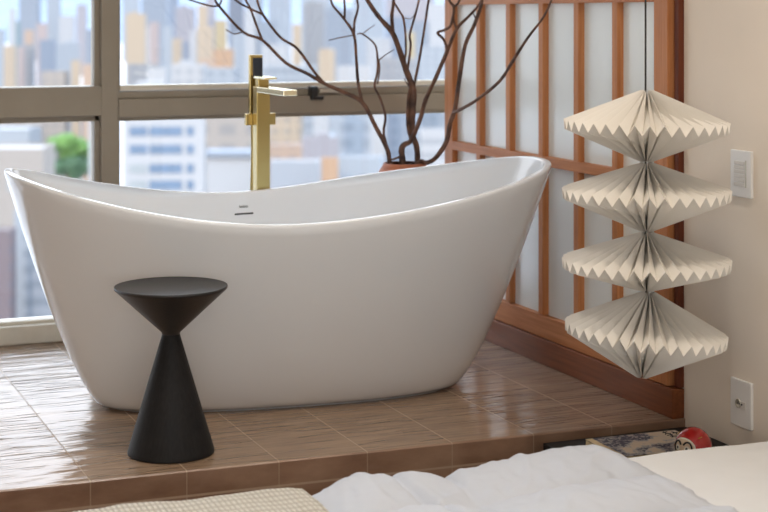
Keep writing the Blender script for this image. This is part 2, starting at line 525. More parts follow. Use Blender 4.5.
def text_mesh(name, body, size, mat, parent, frame, extrude=.0004):
    cu = bpy.data.curves.new(name + '_src', 'FONT'); cu.body = body; cu.size = size; cu.extrude = extrude
    cu.align_x = 'CENTER'; cu.align_y = 'CENTER'
    to = bpy.data.objects.new(name + '_src', cu); C.objects.link(to)
    bpy.context.view_layer.update()
    me = bpy.data.meshes.new_from_object(to.evaluated_get(bpy.context.evaluated_depsgraph_get()))
    bpy.data.objects.remove(to, do_unlink=True)
    p, a, b_, n_ = frame
    for v in me.vertices: v.co = p + a * v.co.x + b_ * v.co.y + n_ * (v.co.z + .0012)
    me.materials.clear(); me.materials.append(mat)
    o = bpy.data.objects.new(name, me); C.objects.link(o); o.parent = parent
    return o
text_mesh('maker_mark', 'Sabbia', .0125, M['ink'], tub, inner_frame(243.5, 207.3))
# drain
bm = bmesh.new(); lathe(bm, [(.03, .1055), (.03, .109), (.024, .1105), (.004, .111)], 32)
obj('drain_cover', bm, M['brass'], tub, True)

# ================================================================== BLACK HOURGLASS SIDE TABLE
tp = at(171, 452, 4.40)
st = empty('side_table', (tp.x, tp.y, 0))
tag(st, 'black hourglass side table standing in front of the white bathtub', 'side table')
bm = bmesh.new(); lathe(bm, [(.112, 0), (.1185, .002), (.1185, .008), (.1165, .014), (.0265, .318), (.0245, .326)], 96)
o = obj('base', bm, M['blackwood'], st); shade_auto(o, 40)
bm = bmesh.new(); lathe(bm, [(.0245, .326), (.0265, .332), (.150, .447), (.1545, .4515), (.1555, .455), (.1545, .4585), (.150, .4585), (.148, .4570)], 96)
o = obj('tabletop', bm, M['blackwood_top'], st); shade_auto(o, 40)

# ================================================================== BRASS TUB FILLER
fp = at(261.5, 400, 5.52); FX, FY = fp.x, fp.y
ff = empty('tub_filler', (FX, FY, 0))
tag(ff, 'tall square brass floor standing tub filler behind the bathtub', 'tap')
def fpart(name, lo, hi, mat=None, bev=.002, parent=None): return boxobj(name, lo, hi, mat or M['brass'], parent or ff, bev)
fpart('floor_plate', (-.06, -.06, 0), (.06, .06, .012))
fpart('column', (-.024, -.022, .012), (.024, .022, .957))
sp_ = fpart('spout', (-.024, -.30, .938), (.024, -.02, .957), M['brass_b'])
fpart('handle_block', (-.017, -.018, .957), (.021, .018, .984))
fpart('lever', (-.021, -.095, .984), (.024, .022, .992), M['brass_b'])
br = fpart('shower_bracket', (-.048, .024, .822), (.060, .046, .862))
hs = fpart('hand_shower', (-.026, .048, .845), (.020, .068, 1.065))
fpart('spray_face', (-.016, .0455, .985), (.0195, .048, 1.055), M['blackglass'], .001, hs)
bm = bmesh.new()
pts = spline([(-.014, .058, .845), (-.012, .06, .70), (-.018, .06, .50), (-.02, .058, .25), (-.012, .05, .10), (-.004, .02, .07)], 6)
tube(bm, pts, .007, 10); obj('shower_hose', bm, M['brass'], ff, True)

# ================================================================== TERRACOTTA VASE AND BARE BRANCHES
VX, VY = at(404.5, 300, 5.80).x, at(404.5, 300, 5.80).y
vz = .668
bm = bmesh.new()
prof = [(.085, 0), (.098, .006), (.118, .10), (.138, .25), (.146, .40), (.140, .50), (.118, .585), (.090, .642), (.079, .660), (.076, vz), (.070, vz), (.069, .656), (.084, .635), (.108, .58), (.128, .49), (.13, .4), (.11, .12), (.02, .03)]
lathe(bm, prof, 56, True, True)
for f_ in bm.faces:
    c_ = f_.calc_center_median(); r_ = math.hypot(c_.x, c_.y)
    if f_.normal.x * c_.x + f_.normal.y * c_.y < 0 and r_ < .135 and c_.z > .04: pass
vs = obj('terracotta_vase', bm, None, None, True, [M['terracotta'], M['vase_in']])
nv_ = 56
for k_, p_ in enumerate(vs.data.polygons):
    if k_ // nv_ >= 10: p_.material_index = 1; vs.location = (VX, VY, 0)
tag(vs, 'terracotta vase between the window and the bathtub holding bare branches', 'vase')

def branch(label, stems):
    """stems: list of polylines [(px,py,depth,radius)...]; the first is the main stem"""
    root = None
    for k, st_ in enumerate(stems):
        P = []
        for (px, py, d, r) in st_:
            q = at(px, py, d); P.append((q.x, q.y, q.z, r))
        S = []
        PP = [Vector(p[:3]) for p in P]
        sm = spline([p[:3] for p in P], 4)
        rr = []
        for i in range(len(P) - 1):
            for j in range(4): rr.append(P[i][3] + (P[i + 1][3] - P[i][3]) * j / 4)
        rr.append(P[-1][3])
        # gentle knots
        rr = [r_ * (1 + .16 * mnoise.noise(Vector((i * .9, k * 3.1, len(stems))))) for i, r_ in enumerate(rr)]
        bm = bmesh.new(); tube(bm, sm, rr, 8)
        if root is None:
            root = obj('bare_branch', bm, M['bark'], None, True)
            tag(root, label, 'branch', 'bare branches in the terracotta vase')
        else:
            obj('twig' if max(p[3] for p in P) < .007 else 'side_shoot', bm, M['bark'], root, True)
    return root
D0 = 5.80
mm = .001
# feet inside the vase
def foot_pt(px, py, r): return (px, py, D0, r)
branch('bare branch arching furthest over the brass tub filler', [
    [(396, 215, D0, 9*mm), (389.5, 162, D0, 9*mm), (386.8, 148.5, D0, 8.5*mm), (375.8, 127, D0, 8*mm), (362.2, 102.4, D0, 8*mm), (343, 92, D0, 7.5*mm), (325, 84, D0, 7*mm), (307, 73.5, D0, 6.3*mm), (286, 63, D0, 6*mm), (262.4, 40.2, D0, 5.6*mm), (243, 32, D0, 5.2*mm), (219, 6, D0, 5*mm), (214, -4, D0, 4*mm), (208, -24, D0, 3*mm)],
    [(325, 84, D0, 5.8*mm), (315, 73, D0, 5.4*mm), (297.4, 48.8, D0, 5.2*mm), (280, 37, D0, 5*mm), (263, 14.6, D0, 4.8*mm), (257, 0, D0, 4.4*mm), (252, -20, D0, 3*mm)],
    [(263, 14.6, D0, 4.4*mm), (250.5, 8.8, D0, 4*mm), (237, 1.2, D0, 4*mm), (226, -10, D0, 3*mm)],
    [(262.4, 40.2, D0, 4.6*mm), (257, 27, D0, 4.4*mm), (250.5, 8.8, D0, 4.2*mm), (245.7, 0, D0, 4*mm), (240, -18, D0, 3*mm)],
    [(219, 6, D0, 4*mm), (211, 6, D0, 3.5*mm), (200, 3, D0, 3.2*mm), (190, 0, D0, 3*mm), (182, -3, D0, 2*mm)],
    [(219, 6, D0, 3.4*mm), (221.5, 0, D0, 3.2*mm), (223, -14, D0, 2.4*mm)],
    [(242.7, 32, D0, 2.6*mm), (234, 34, D0, 2.3*mm), (226, 29.5, D0, 1.7*mm)],
    [(362.2, 102.4, D0, 6.6*mm), (358, 82, D0, 6*mm), (356.3, 58.6, D0, 5.6*mm), (354, 35, D0, 5.6*mm), (344.6, 19.5, D0, 5*mm), (334, 7, D0, 4.6*mm), (331, 0, D0, 4.2*mm), (326, -18, D0, 3*mm)],
    [(344.6, 19.5, D0, 4.2*mm), (344.8, 8, D0, 4*mm), (344.3, 0, D0, 4*mm), (345, -20, D0, 3*mm)],
    [(354, 35, D0, 4.8*mm), (354.5, 22, D0, 4.6*mm), (358, 8, D0, 4.2*mm), (357, -2, D0, 4*mm), (358, -20, D0, 3*mm)],
    [(354, 35, D0, 2.6*mm), (341, 37.5, D0, 2.3*mm), (328.5, 40.3, D0, 1.8*mm)],
])
D1 = 5.835
branch('thin knotty branch with short spurs rising just behind the far reaching branch', [
    [(395, 215, D1, 5*mm), (391, 164, D1, 5*mm), (383.7, 134, D1, 4.6*mm), (385.4, 117, D1, 4.6*mm), (380, 98, D1, 4.4*mm), (374.5, 86, D1, 4.4*mm), (377.4, 72, D1, 4.2*mm), (377.4, 57, D1, 4*mm), (374.6, 44, D1, 3.4*mm), (362.3, 34, D1, 3*mm), (357, 34.2, D1, 2*mm)],
    [(379, 60, D1, 2.4*mm), (386, 54.5, D1, 2.1*mm), (394.5, 49.5, D1, 1.5*mm)],
    [(362.3, 34, D1, 2*mm), (368, 29.5, D1, 1.8*mm), (375, 24.8, D1, 1.3*mm)],
    [(377.4, 84, D1, 3.2*mm), (379.6, 70, D1, 3*mm), (379, 60, D1, 2.6*mm)],
])
D2 = 5.82
branch('thickest straight branch leaning over the middle of the vase', [
    [(413, 215, D2, 11*mm), (417, 170, D2, 11*mm), (416.8, 147.7, D2, 11*mm), (412.2, 133.6, D2, 11*mm), (412.6, 112, D2, 12*mm), (413.2, 90, D2, 12.5*mm), (406, 70, D2, 11.5*mm), (399, 49, D2, 10.5*mm), (392.2, 32.5, D2, 10*mm), (378, 15.8, D2, 8.8*mm), (367.3, 0, D2, 8*mm), (356, -18, D2, 6*mm)],
    [(411.5, 140, D2, 8*mm), (408, 125, D2, 7.4*mm), (408.6, 100, D2, 7.4*mm), (411.5, 84, D2, 7*mm)],
    [(393.4, 35, D2, 7*mm), (391.8, 17, D2, 6.6*mm), (393.5, 2, D2, 6*mm), (394, -18, D2, 4*mm)],
    [(407, 75, D2, 5.2*mm), (410.7, 46, D2, 4.6*mm), (409.8, 35, D2, 4.6*mm), (415, 15.8, D2, 4.4*mm), (419, 0, D2, 4.2*mm), (423, -18, D2, 3*mm)],
    [(403.6, 63, D2, 4.6*mm), (406, 50, D2, 4.3*mm), (404.0, 21, D2, 4.3*mm), (399, 10.5, D2, 4.2*mm), (393.6, 2, D2, 4*mm)],
    [(414, 86, D2, 5*mm), (420.2, 54.5, D2, 4.8*mm), (425.5, 21, D2, 4.6*mm), (427.4, 8, D2, 4.4*mm), (429, -2, D2, 4.2*mm), (431, -20, D2, 3*mm)],
    [(404.5, 18, D2, 2*mm), (411, 18.5, D2, 1.8*mm), (416, 12, D2, 1.2*mm)],
    [(410, 88, D2, 3*mm), (406, 82, D2, 2.6*mm), (404.5, 78, D2, 1.8*mm)],
])
D3 = 5.775
branch('crooked branch twisting into a loop before the lattice screen', [
    [(404, 215, D3, 12*mm), (402.6, 164, D3, 11.5*mm), (401.6, 149.4, D3, 11*mm), (405, 144, D3, 10*mm), (411, 140.4, D3, 8.5*mm), (420, 119.5, D3, 8*mm), (425.5, 100, D3, 7.6*mm), (435.5, 78.4, D3, 7.4*mm), (446.8, 52, D3, 7*mm), (456.6, 29, D3, 6*mm), (468, 17, D3, 5.2*mm), (479.5, 4, D3, 4.6*mm), (488, -14, D3, 3.4*mm)],
    [(447.4, 50, D3, 5.4*mm), (443.8, 39.7, D3, 5*mm), (437.5, 32.8, D3, 5*mm), (444.5, 30, D3, 5*mm), (450.8, 25, D3, 5.2*mm), (454, 8, D3, 5.4*mm), (449.5, 1, D3, 4.8*mm), (446, -14, D3, 3.4*mm)],
    [(456.6, 29, D3, 4.6*mm), (453.5, 20, D3, 4.4*mm), (454.3, 7.6, D3, 4.6*mm), (458.8, 2, D3, 4*mm), (462, -12, D3, 3*mm)],
    [(401.6, 155, D3, 4.2*mm), (397, 158, D3, 4*mm), (392, 159.5, D3, 3.6*mm), (388.6, 157.5, D3, 2.6*mm)],
])
branch('low sweeping branch crossing the frosted panes of the lattice screen', [
    [(411, 215, 5.77, 5*mm), (414.5, 172, 5.77, 6.5*mm), (420, 161.5, 5.765, 8*mm), (427, 162.6, 5.745, 8.5*mm), (436, 157.5, 5.70, 8.5*mm), (446.4, 141.6, 5.66, 8.5*mm), (450.2, 123, 5.62, 8.2*mm), (455, 109, 5.6, 8*mm), (459.2, 80, 5.58, 7.6*mm), (465, 46, 5.56, 7*mm), (474, 25.6, 5.55, 6.6*mm), (480.6, 7.6, 5.54, 6*mm), (482.3, -1, 5.54, 5.2*mm), (485, -18, 5.54, 3.4*mm)],
    [(453.5, 113, 5.6, 6*mm), (465, 107, 5.52, 5.6*mm), (478, 99, 5.45, 5.4*mm), (499.7, 81, 5.33, 5.4*mm), (513.6, 59.7, 5.26, 5.6*mm), (527.6, 38, 5.2, 4.4*mm), (543, 17.8, 5.14, 3.8*mm), (551.6, 0, 5.12, 3.2*mm), (557, -14, 5.1, 2.4*mm)],
    [(476.5, 21, 5.55, 3*mm), (474.5, 16, 5.55, 2.4*mm), (473, 13, 5.55, 1.5*mm)],
])

# ================================================================== PLEATED PAPER PENDANT
LD = 4.37
lp = at(646.5, 100, LD); LX, LY = lp.x, lp.y
pend = empty('pendant_lamp', (LX, LY, ZC))
tag(pend, 'pendant lamp of four stacked pleated white paper shades on a black cord', 'pendant lamp')
bm = bmesh.new(); lathe(bm, [(.05, -.025), (.05, -.004), (.045, 0)], 40)
obj('ceiling_rose', bm, M['blackmetal'], pend, True)
bm = bmesh.new(); tube(bm, [(-.003, .0, -.02), (-.003, 0, .6 - ZC), (0, 0, .24 - ZC)], .0027, 8)
obj('cord', bm, M['cordm'], pend, True)
def zof(y): return CAM_H - (y - HY) * LD / F_PX
def shade(y_top, y_rim, y_bot, R, tilt, dx=0, nP=36, seed=0):
    rnd = random.Random(seed)
    zt, zr, zb = zof(y_top), zof(y_rim), zof(y_bot)
    bm = bmesh.new()
    top, rim_, bot = [], [], []
    for i in range(2 * nP):
        a = 2 * PI * i / (2 * nP) + rnd.uniform(-.006, .006)
        ridge = i % 2 == 0
        rt = .017 if ridge else .004
        rr = R if ridge else R - .002
        zz = .0135 if ridge else -.0135
        zz += rnd.uniform(-.0012, .0012)
        rb = .004 if ridge else .015
        top.append(bm.verts.new((rt * math.cos(a), rt * math.sin(a), zt - zr + (0 if ridge else -.034))))
        rim_.append(bm.verts.new((rr * math.cos(a), rr * math.sin(a), zz)))
        bot.append(bm.verts.new((rb * math.cos(a), rb * math.sin(a), zb - zr + (.032 if ridge else .001))))
    n2 = 2 * nP
    for i in range(n2):
        j = (i + 1) % n2
        bm.faces.new((top[i], rim_[i], rim_[j], top[j]))
        bm.faces.new((rim_[i], bot[i], bot[j], rim_[j]))
    o = obj('shade', bm, M['paper'], pend)
    o.location = (dx * CT, -dx * ST, zr - ZC)
    # tip the shade about the view axis so that its far side drops on the wall side
    o.rotation_mode = 'QUATERNION'
    from mathutils import Quaternion
    o.rotation_quaternion = Quaternion(Vector((ST, CT, 0)), tilt)
    return o
shade(90, 126, 162.5, .2255, math.radians(1.2), 0, seed=1)
shade(162.5, 194, 232, .2300, math.radians(.3), 0, seed=2)
shade(232, 263.5, 291.5, .2300, math.radians(0), 0, seed=3)
shade(291.5, 333, 378, .2215, math.radians(5.2), -.002, seed=4)

# ================================================================== SWITCH AND SOCKET
def plate(name, y0, y1, z0, z1, label, cat):
    r = empty(name, (XW, (y0 + y1) / 2, z0))
    tag(r, label, cat)
    w, h = (y1 - y0), (z1 - z0)
    boxobj('cover_plate', (-.010, -w / 2, 0), (0, w / 2, h), M['plastic'], r, .003, 3)
    return r, w, h
r, w, h = plate('light_switch', 3.715, 3.813, .690, .822, 'white wall switch plate with a column of slim keys beside the lamp', 'switch')
for k in range(6):
    zz = h * .235 + k * h * .092
    boxobj('switch_key', (-.0125, -.021, zz), (-.0098, .029, zz + h * .078), M['plastic2'], r, .0012)
boxobj('key_channel', (-.0115, -.028, h * .22), (-.0099, -.0235, h * .80), M['steel'], r, 0)
r, w, h = plate('wall_socket', 3.715, 3.813, .044, .176, 'white wall socket plate low on the wall above the nightstand', 'socket')
boxobj('socket_module', (-.0120, -.026, h * .40), (-.0098, .018, h * .56), M['plastic2'], r, .001)
bm = bmesh.new(); lathe(bm, [(.0125, 0), (.0125, .003), (.0115, .0035), (.010, .001)], 24)
o = obj('socket_ring', bm, M['steel'], r, True); o.location = (-.0115, .007, h * .5); o.rotation_euler = (0, -PI / 2, 0)
for dy in (.010, .0, -.012):
    bm = bmesh.new(); lathe(bm, [(.0024, 0), (.0024, .0012)], 16)
    o = obj('socket_hole', bm, M['ink'], r); o.location = (-.0135 if dy < -.01 else -.0128, dy, h * .5); o.rotation_euler = (0, -PI / 2, 0)

# ================================================================== NIGHTSTAND, BOOK, DOLL
ns = empty('nightstand', (2.42, 3.78, ZF))
tag(ns, 'low black lacquered nightstand between the bed and the tiled platform', 'nightstand')
NZ = -.022
def npart(name, lo, hi, mat=None, parent=None, bev=.002):
    o = boxobj(name, Vector(lo) - Vector(ns.location), Vector(hi) - Vector(ns.location), mat or M['black'], parent or ns, bev); return o
npart('top', (2.186, 3.60, NZ - .03), (2.666, 4.048, NZ))
npart('carcass', (2.196, 3.61, ZF + .04), (2.660, 4.045, NZ - .03))
dr = npart('drawer', (2.184, 3.63, ZF + .10), (2.196, 4.03, NZ - .045))
npart('drawer_knob', (2.170, 3.81, ZF + .20), (2.184, 3.85, ZF + .22), None, dr)
npart('plinth', (2.22, 3.63, ZF), (2.65, 4.03, ZF + .04))

bk = empty('paperback_book', (2.424, 3.872, NZ), math.radians(-2.2))
tag(bk, 'thick paperback with dark blue and cream cover lying on the nightstand', 'book')
BW, BH, BT = .292, .196, .019
boxobj('page_block', (-BW / 2 + .001, -BH / 2 + .002, .0015), (BW / 2 - .002, BH / 2 - .002, BT - .0012), M['pages'], bk, .0008)
boxobj('back_cover', (-BW / 2, -BH / 2, 0), (BW / 2, BH / 2, .0015), M['pages'], bk)
boxobj('front_cover', (-BW / 2, -BH / 2, BT - .0012), (BW / 2, BH / 2, BT), M['cover'], bk)
bm = bmesh.new()
def stroke(pts, r=.0016):
    tube(bm, [(x, y, BT + .0004) for x, y in pts], r, 6)
bx0, by0 = .095, .050
for dx, pts in enumerate([[(0, .030), (.018, .036)], [(.008, .040), (.006, .022), (-.002, .010)], [(.004, .022), (.018, .014)], [(-.002, .0), (.018, .006)],
                          [(.012, .008), (.010, -.014), (.0, -.022)], [(.001, -.010), (.02, -.016)], [(.03, .03), (.035, .012), (.03, .0)], [(.026, .016), (.043, .02)]]):
    stroke([(bx0 + x, by0 + y) for x, y in pts])
obj('cover_lettering', bm, M['ink'], bk)
# spine strip on the wall-ward edge is plain; a cream strip borders the cover
boxobj('cover_border', (-BW / 2, -BH / 2, BT), (-BW / 2 + .022, BH / 2, BT + .0002), M['pages'], bk)

dp = Vector((2.462, 3.700, NZ))
doll = empty('round_doll', dp)
tag(doll, 'small glossy red round doll with painted face on the nightstand', 'doll')
DR = .050
def dprof(z):   # rounded body, flat bottom
    return z
bm = bmesh.new()
prof = [(.022, 0), (.030, .001)]
for k in range(1, 25):
    a = -PI / 2 + PI * k / 24
    z = .050 + .051 * math.sin(a); rr = DR * math.cos(a) * (1.0 - .04 * math.sin(a))
    if z > .004: prof.append((max(rr, .0006), z))
lathe(bm, prof, 56); obj('body', bm, M['red'], doll, True)
fd = (Vector((-CT, ST, 0)) * .74 + Vector((-ST, -CT, 0)) * .67).normalized()      # where the face looks
fr_ = Vector((-fd.y, fd.x, 0))                                                     # face's own sideways axis
def cap(name, cx, cz, rw, rh, off, mat, parent, n=28, sq=2.2):
    """patch laid on the body round (cx sideways, cz up) in angles"""
    bm = bmesh.new()
    cen = None; rings = []
    for k in range(0, 7):
        ring = []
        for i in range(n):
            u, v_ = sup(rw * k / 6, rh * k / 6, sq, 2 * PI * i / n)
            az, el = cx + u, cz + v_
            d_ = fd * (math.cos(el) * math.cos(az)) + fr_ * (math.cos(el) * math.sin(az)) + Vector((0, 0, math.sin(el)))
            sc_ = 1 - .04 * d_.z
            ring.append(bm.verts.new((d_.x * (DR * sc_ + off), d_.y * (DR * sc_ + off), .050 + d_.z * (.051 + off))))
            if k == 0: break
        rings.append(ring)
    for i in range(n): bm.faces.new((rings[0][0], rings[1][i], rings[1][(i + 1) % n]))
    for a, b_ in zip(rings[1:], rings[2:]):
        for i in range(n): bm.faces.new((a[i], a[(i + 1) % n], b_[(i + 1) % n], b_[i]))
    return obj(name, bm, mat, parent, True)
rimf = cap('face_border', 0, -.02, .78, .62, .0008, M['dollwhite'], doll)
fc = cap('face', 0, -.03, .70, .55, .0014, M['dollface'], doll)
def paint(name, pts, r, mat, parent, off=.0022):
    bm = bmesh.new(); P = []
    for az, el in pts:
        d_ = fd * (math.cos(el) * math.cos(az)) + fr_ * (math.cos(el) * math.sin(az)) + Vector((0, 0, math.sin(el)))
        P.append((d_.x * (DR + off), d_.y * (DR + off), .050 + d_.z * (.051 + off)))
    tube(bm, spline(P, 4), r, 6); return obj(name, bm, mat, parent, True)
for s in (1, -1):
    e = cap('eye', s * .30, .05, .16, .14, .0024, M['dollwhite'], fc)
    cap('pupil', s * .28, .05, .065, .065, .0032, M['ink'], e)
    paint('brow', [(s * .08, .22), (s * .22, .36), (s * .42, .36), (s * .54, .18), (s * .55, 0), (s * .46, -.14)], .0024, M['ink'], fc)
paint('mouth', [(-.14, -.32), (0, -.35), (.14, -.32)], .0015, M['ink'], fc)
cap('nose', 0, -.08, .08, .10, .0035, M['dollface'], fc)
for s in (1, -1):
    paint('gold_stripe', [(s * 1.02, .02), (s * 1.10, -.12), (s * 1.08, -.3)], .0016, M['gold'], doll, .0006)
    paint('gold_stripe', [(s * .95, .62), (s * 1.25, .70)], .0012, M['gold'], doll, .0004)

# ================================================================== BED
bed = empty('bed', (1.6, 2.6, ZF))
tag(bed, 'low bed with fitted white sheet pushed against the beige wall', 'bed')
BX0, BX1, BY0, BY1 = .30, 2.655, 1.70, 3.535
def bpart(name, lo, hi, mat, bev, seg=4):
    bm = bmesh.new(); box(bm, Vector(lo) - Vector(bed.location), Vector(hi) - Vector(bed.location), bev, seg)
    return obj(name, bm, mat, bed, True)
bpart('bed_base', (BX0 + .03, BY0 + .03, ZF + .06), (BX1, BY1 - .03, -.17), M['floorwood'], .006, 2)
bpart('mattress', (BX0, BY0, -.17), (BX1, BY1 - .02, .055), M['mattress'], .05, 5)
for x in (BX0 + .1, BX1 - .12):
    for y in (BY0 + .1, BY1 - .14):
        bpart('leg', (x, y, ZF), (x + .05, y + .05, ZF + .06), M['black'], .004, 2)

def drape(name, x0, x1, nx, ztop, ye, ydrop, zdrop, ynear, mat, puff, parent=None, thick=.006, nyf=90, edge_r=.05, warp=None):
    """cloth lying on the bed top, rolling over the far edge and hanging down there; ztop(x,y), puff(x,s)"""
    path = []
    ns_ = 14
    for k in range(ns_): path.append((ydrop, zdrop + (-edge_r - zdrop) * k / ns_, Vector((0, 1, 0)), True))
    for k in range(13):
        a = PI / 2 * k / 12
        path.append((ye - edge_r + edge_r * math.cos(a) + (ydrop - ye) * (1 - k / 12), -edge_r + edge_r * math.sin(a), Vector((0, math.cos(a), math.sin(a))), False))
    for k in range(1, nyf + 1):
        q = k / nyf
        path.append((ye - edge_r - (ye - edge_r - ynear) * q ** 1.4, 0, Vector((0, 0, 1)), False))
    bm = bmesh.new(); uvl = bm.loops.layers.uv.new('UVMap')
    grid = []; acc = 0; lens = []
    for k, pth in enumerate(path):
        if k: acc += math.hypot(pth[0] - path[k - 1][0], pth[1] - path[k - 1][1])
        lens.append(acc)
    for i in range(nx + 1):
        x = x0 + (x1 - x0) * i / nx
        row = []
        for k, (y, z, nrm, hang) in enumerate(path):
            zt = ztop(x, y)
            p = Vector((x, y, z + zt)) + nrm * puff(x, y, lens[k])
            if warp: p.x += warp(x, lens[k])
            row.append(bm.verts.new(p))
        grid.append(row)
    uvs = {}
    for i in range(nx + 1):
        for k in range(len(path)): uvs[grid[i][k]] = (x0 + (x1 - x0) * i / nx, lens[k])
    for i in range(nx):
        for k in range(len(path) - 1):
            f_ = bm.faces.new((grid[i][k], grid[i + 1][k], grid[i + 1][k + 1], grid[i][k + 1]))
            for l in f_.loops: l[uvl].uv = uvs[l.vert]
    o = obj(name, bm, mat, parent, True)
    md = o.modifiers.new('cloth_thickness', 'SOLIDIFY'); md.thickness = thick; md.offset = -1
    return o
def fbm(x, y, s): return mnoise.noise(Vector((x * s, y * s, 3.7)))

def lerp_table(tab, x):
    if x <= tab[0][0]: return tab[0][1]
    for (a, va), (b_, vb) in zip(tab, tab[1:]):
        if x <= b_:
            t = smoothstep((x - a) / (b_ - a)); return va + (vb - va) * t
    return tab[-1][1]
# fitted sheet over the head end
def sh_z(x, y): return lerp_table([(2.04, .064), (2.10, .067), (2.15, .074), (2.3, .077), (2.6, .074)], x)
o = drape('fitted_sheet', 2.05, 2.652, 60, sh_z, 3.545, 3.548, -.22, 1.72, M['sheet'], lambda x, y, s: .003 * fbm(x, y, 5) + .001 * fbm(x, y, 17), bed, .004, 90, .035)
o.matrix_parent_inverse = Matrix.Translation(-Vector(bed.location))

# duvet
def du_z(x, y):
    z = lerp_table([(.3, .067), (1.22, .067), (1.36, .067), (1.62, .066), (1.8, .069), (1.98, .075), (2.06, .080), (2.115, .080)], x)
    return z
SX = [.42, .78, 1.18, 1.625, 2.13]; 
SS = [-.15, .435, .70, .98, 1.26, 1.54, 1.82, 2.2]
def cellpuff(v, seams):
    for a, b_ in zip(seams, seams[1:]):
        if a <= v <= b_:
            t = (v - a) / (b_ - a); return max(0, math.sin(PI * t)) ** .42
    return 0
def du_puff(x, y, s):
    xs_ = x + .018 * fbm(x * .5, s, 4) ; ss = s + .015 * fbm(x, s * .5, 4)
    k = min(cellpuff(xs_, SX), 1) * (.18 + .82 * cellpuff(ss, SS)) * .046
    rid = 1 - 2 * abs(mnoise.noise(Vector((x * 13 + 2.2 * fbm(x, s, 3), s * 5.5, 8.1))))
    k += .0055 * max(0, rid) ** 2.5
    k += .0075 * fbm(x * 1.0, s * .7, 11) + .004 * mnoise.noise(Vector((x * 34, s * 9, 1.3))) + .002 * fbm(x, s, 40)
    edge = smoothstep((2.115 - x) / .05)
    k *= .25 + .75 * edge
    k = max(-.004, k) * (.12 + .88 * smoothstep((x - 1.25) / .15))
    # a second, finer pleat
    k -= .020 * math.exp(-((x - 1.505 - .05 * (s - .4)) / .014) ** 2)
    return max(k, .0635 - du_z(x, y))
o = drape('quilted_duvet', .34, 2.115, 230, du_z, 3.555, 3.575, -.20, 1.72, M['duvet'], du_puff, None, .006, 190, .055, lambda x, s: (.030 * fbm(1.7, s, 7) + .012 * fbm(4.1, s, 21)) * smoothstep((x - 1.8) / .3))
tag(o, 'puffy white quilted duvet spread over the bed', 'duvet')
def th_z(x, y): return lerp_table([(.2, .108), (.75, .105), (1.0, .100), (1.23, .098), (1.268, .092)], x)
o = drape('knitted_throw', .32, 1.268, 120, th_z, 3.575, 3.597, -.24, 1.72, M['knit'],
          lambda x, y, s: .006 * fbm(x, s, 5) + .003 * fbm(x, s, 14), None, .006, 110, .055)
tag(o, 'beige waffle knit throw folded over the foot of the bed', 'throw')

# ================================================================== CITY
GZ = -70.0
CITYK = .33
def facade(name, col, win, wx, wz, fillx=.6, fillz=.5, strength=.6):
    m, nt, b = newmat(name)
    tc = nt.nodes.new('ShaderNodeTexCoord'); sp = nt.nodes.new('ShaderNodeSeparateXYZ'); nt.links.new(tc.outputs['Object'], sp.inputs[0])
    u = mathn(nt, 'FRACT', mathn(nt, 'DIVIDE', mathn(nt, 'ADD', mathn(nt, 'ADD', sp.outputs[0], sp.outputs[1]), 500.), wx))
    w = mathn(nt, 'FRACT', mathn(nt, 'DIVIDE', mathn(nt, 'ADD', sp.outputs[2], 500.), wz))
    geo = nt.nodes.new('ShaderNodeNewGeometry'); sg = nt.nodes.new('ShaderNodeSeparateXYZ'); nt.links.new(geo.outputs['Normal'], sg.inputs[0])
    wall_ = mathn(nt, 'LESS_THAN', mathn(nt, 'ABSOLUTE', sg.outputs[2]), .5)
    k = mathn(nt, 'MULTIPLY', mathn(nt, 'MULTIPLY', mathn(nt, 'LESS_THAN', u, fillx), mathn(nt, 'LESS_THAN', w, fillz)), wall_)
    nt.links.new(mixc(nt, mathn(nt, 'MULTIPLY', k, strength), col, win), b.inputs['Base Color'])
    b.inputs['Roughness'].default_value = .7; b.inputs['Specular IOR Level'].default_value = .2
    return m
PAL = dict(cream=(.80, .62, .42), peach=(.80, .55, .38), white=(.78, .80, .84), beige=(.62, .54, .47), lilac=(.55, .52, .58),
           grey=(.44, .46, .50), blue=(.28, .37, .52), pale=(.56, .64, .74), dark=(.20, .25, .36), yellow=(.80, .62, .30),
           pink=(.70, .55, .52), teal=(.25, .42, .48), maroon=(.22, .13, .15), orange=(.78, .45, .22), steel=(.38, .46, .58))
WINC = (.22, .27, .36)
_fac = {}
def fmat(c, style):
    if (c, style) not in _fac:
        col = tuple(CITYK * (.78 * x_ + .22 * h_) for x_, h_ in zip(PAL[c], (.76, .78, .82)))  # pale distance haze mixed into every facade colour
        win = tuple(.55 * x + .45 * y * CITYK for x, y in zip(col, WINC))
        wx, wz, fx, fz = dict(grid=(4.2, 3.6, .55, .5), band=(60., 3.8, 1.1, .45), rib=(3.4, 90., .45, 1.1), blank=(400., 400., 0, 0), wide=(7., 5., .6, .55))[style]
        _fac[(c, style)] = facade(c + '_' + style + '_facade', col, win, wx, wz, fx, fz, .75)
    return _fac[(c, style)]
M['roofm'] = plain('flat_roof', (0.290, 0.284, 0.284), .8, var=.08, vscale=.3)
M['roofpale'] = plain('pale_roof', (0.383, 0.394, 0.412), .8, var=.08, vscale=.3)
M['tankm'] = plain('water_tank', (0.261, 0.302, 0.348), .5, var=.05, vscale=.3)
M['citywin'] = plain('dark_ribbon_glass', (0.093, 0.139, 0.209), .3, var=.25, vscale=.45)
M['citywin2'] = plain('grey_ribbon_glass', (0.197, 0.220, 0.232), .4, var=.15, vscale=.5)
M['leaf'] = plain('leafy_green', (0.075, 0.174, 0.026), .7, var=.45, vscale=.9, bstr=.4, bscale=3)
M['leaf2'] = plain('shaded_leaf', (0.029, 0.081, 0.035), .7, var=.3, vscale=.9)

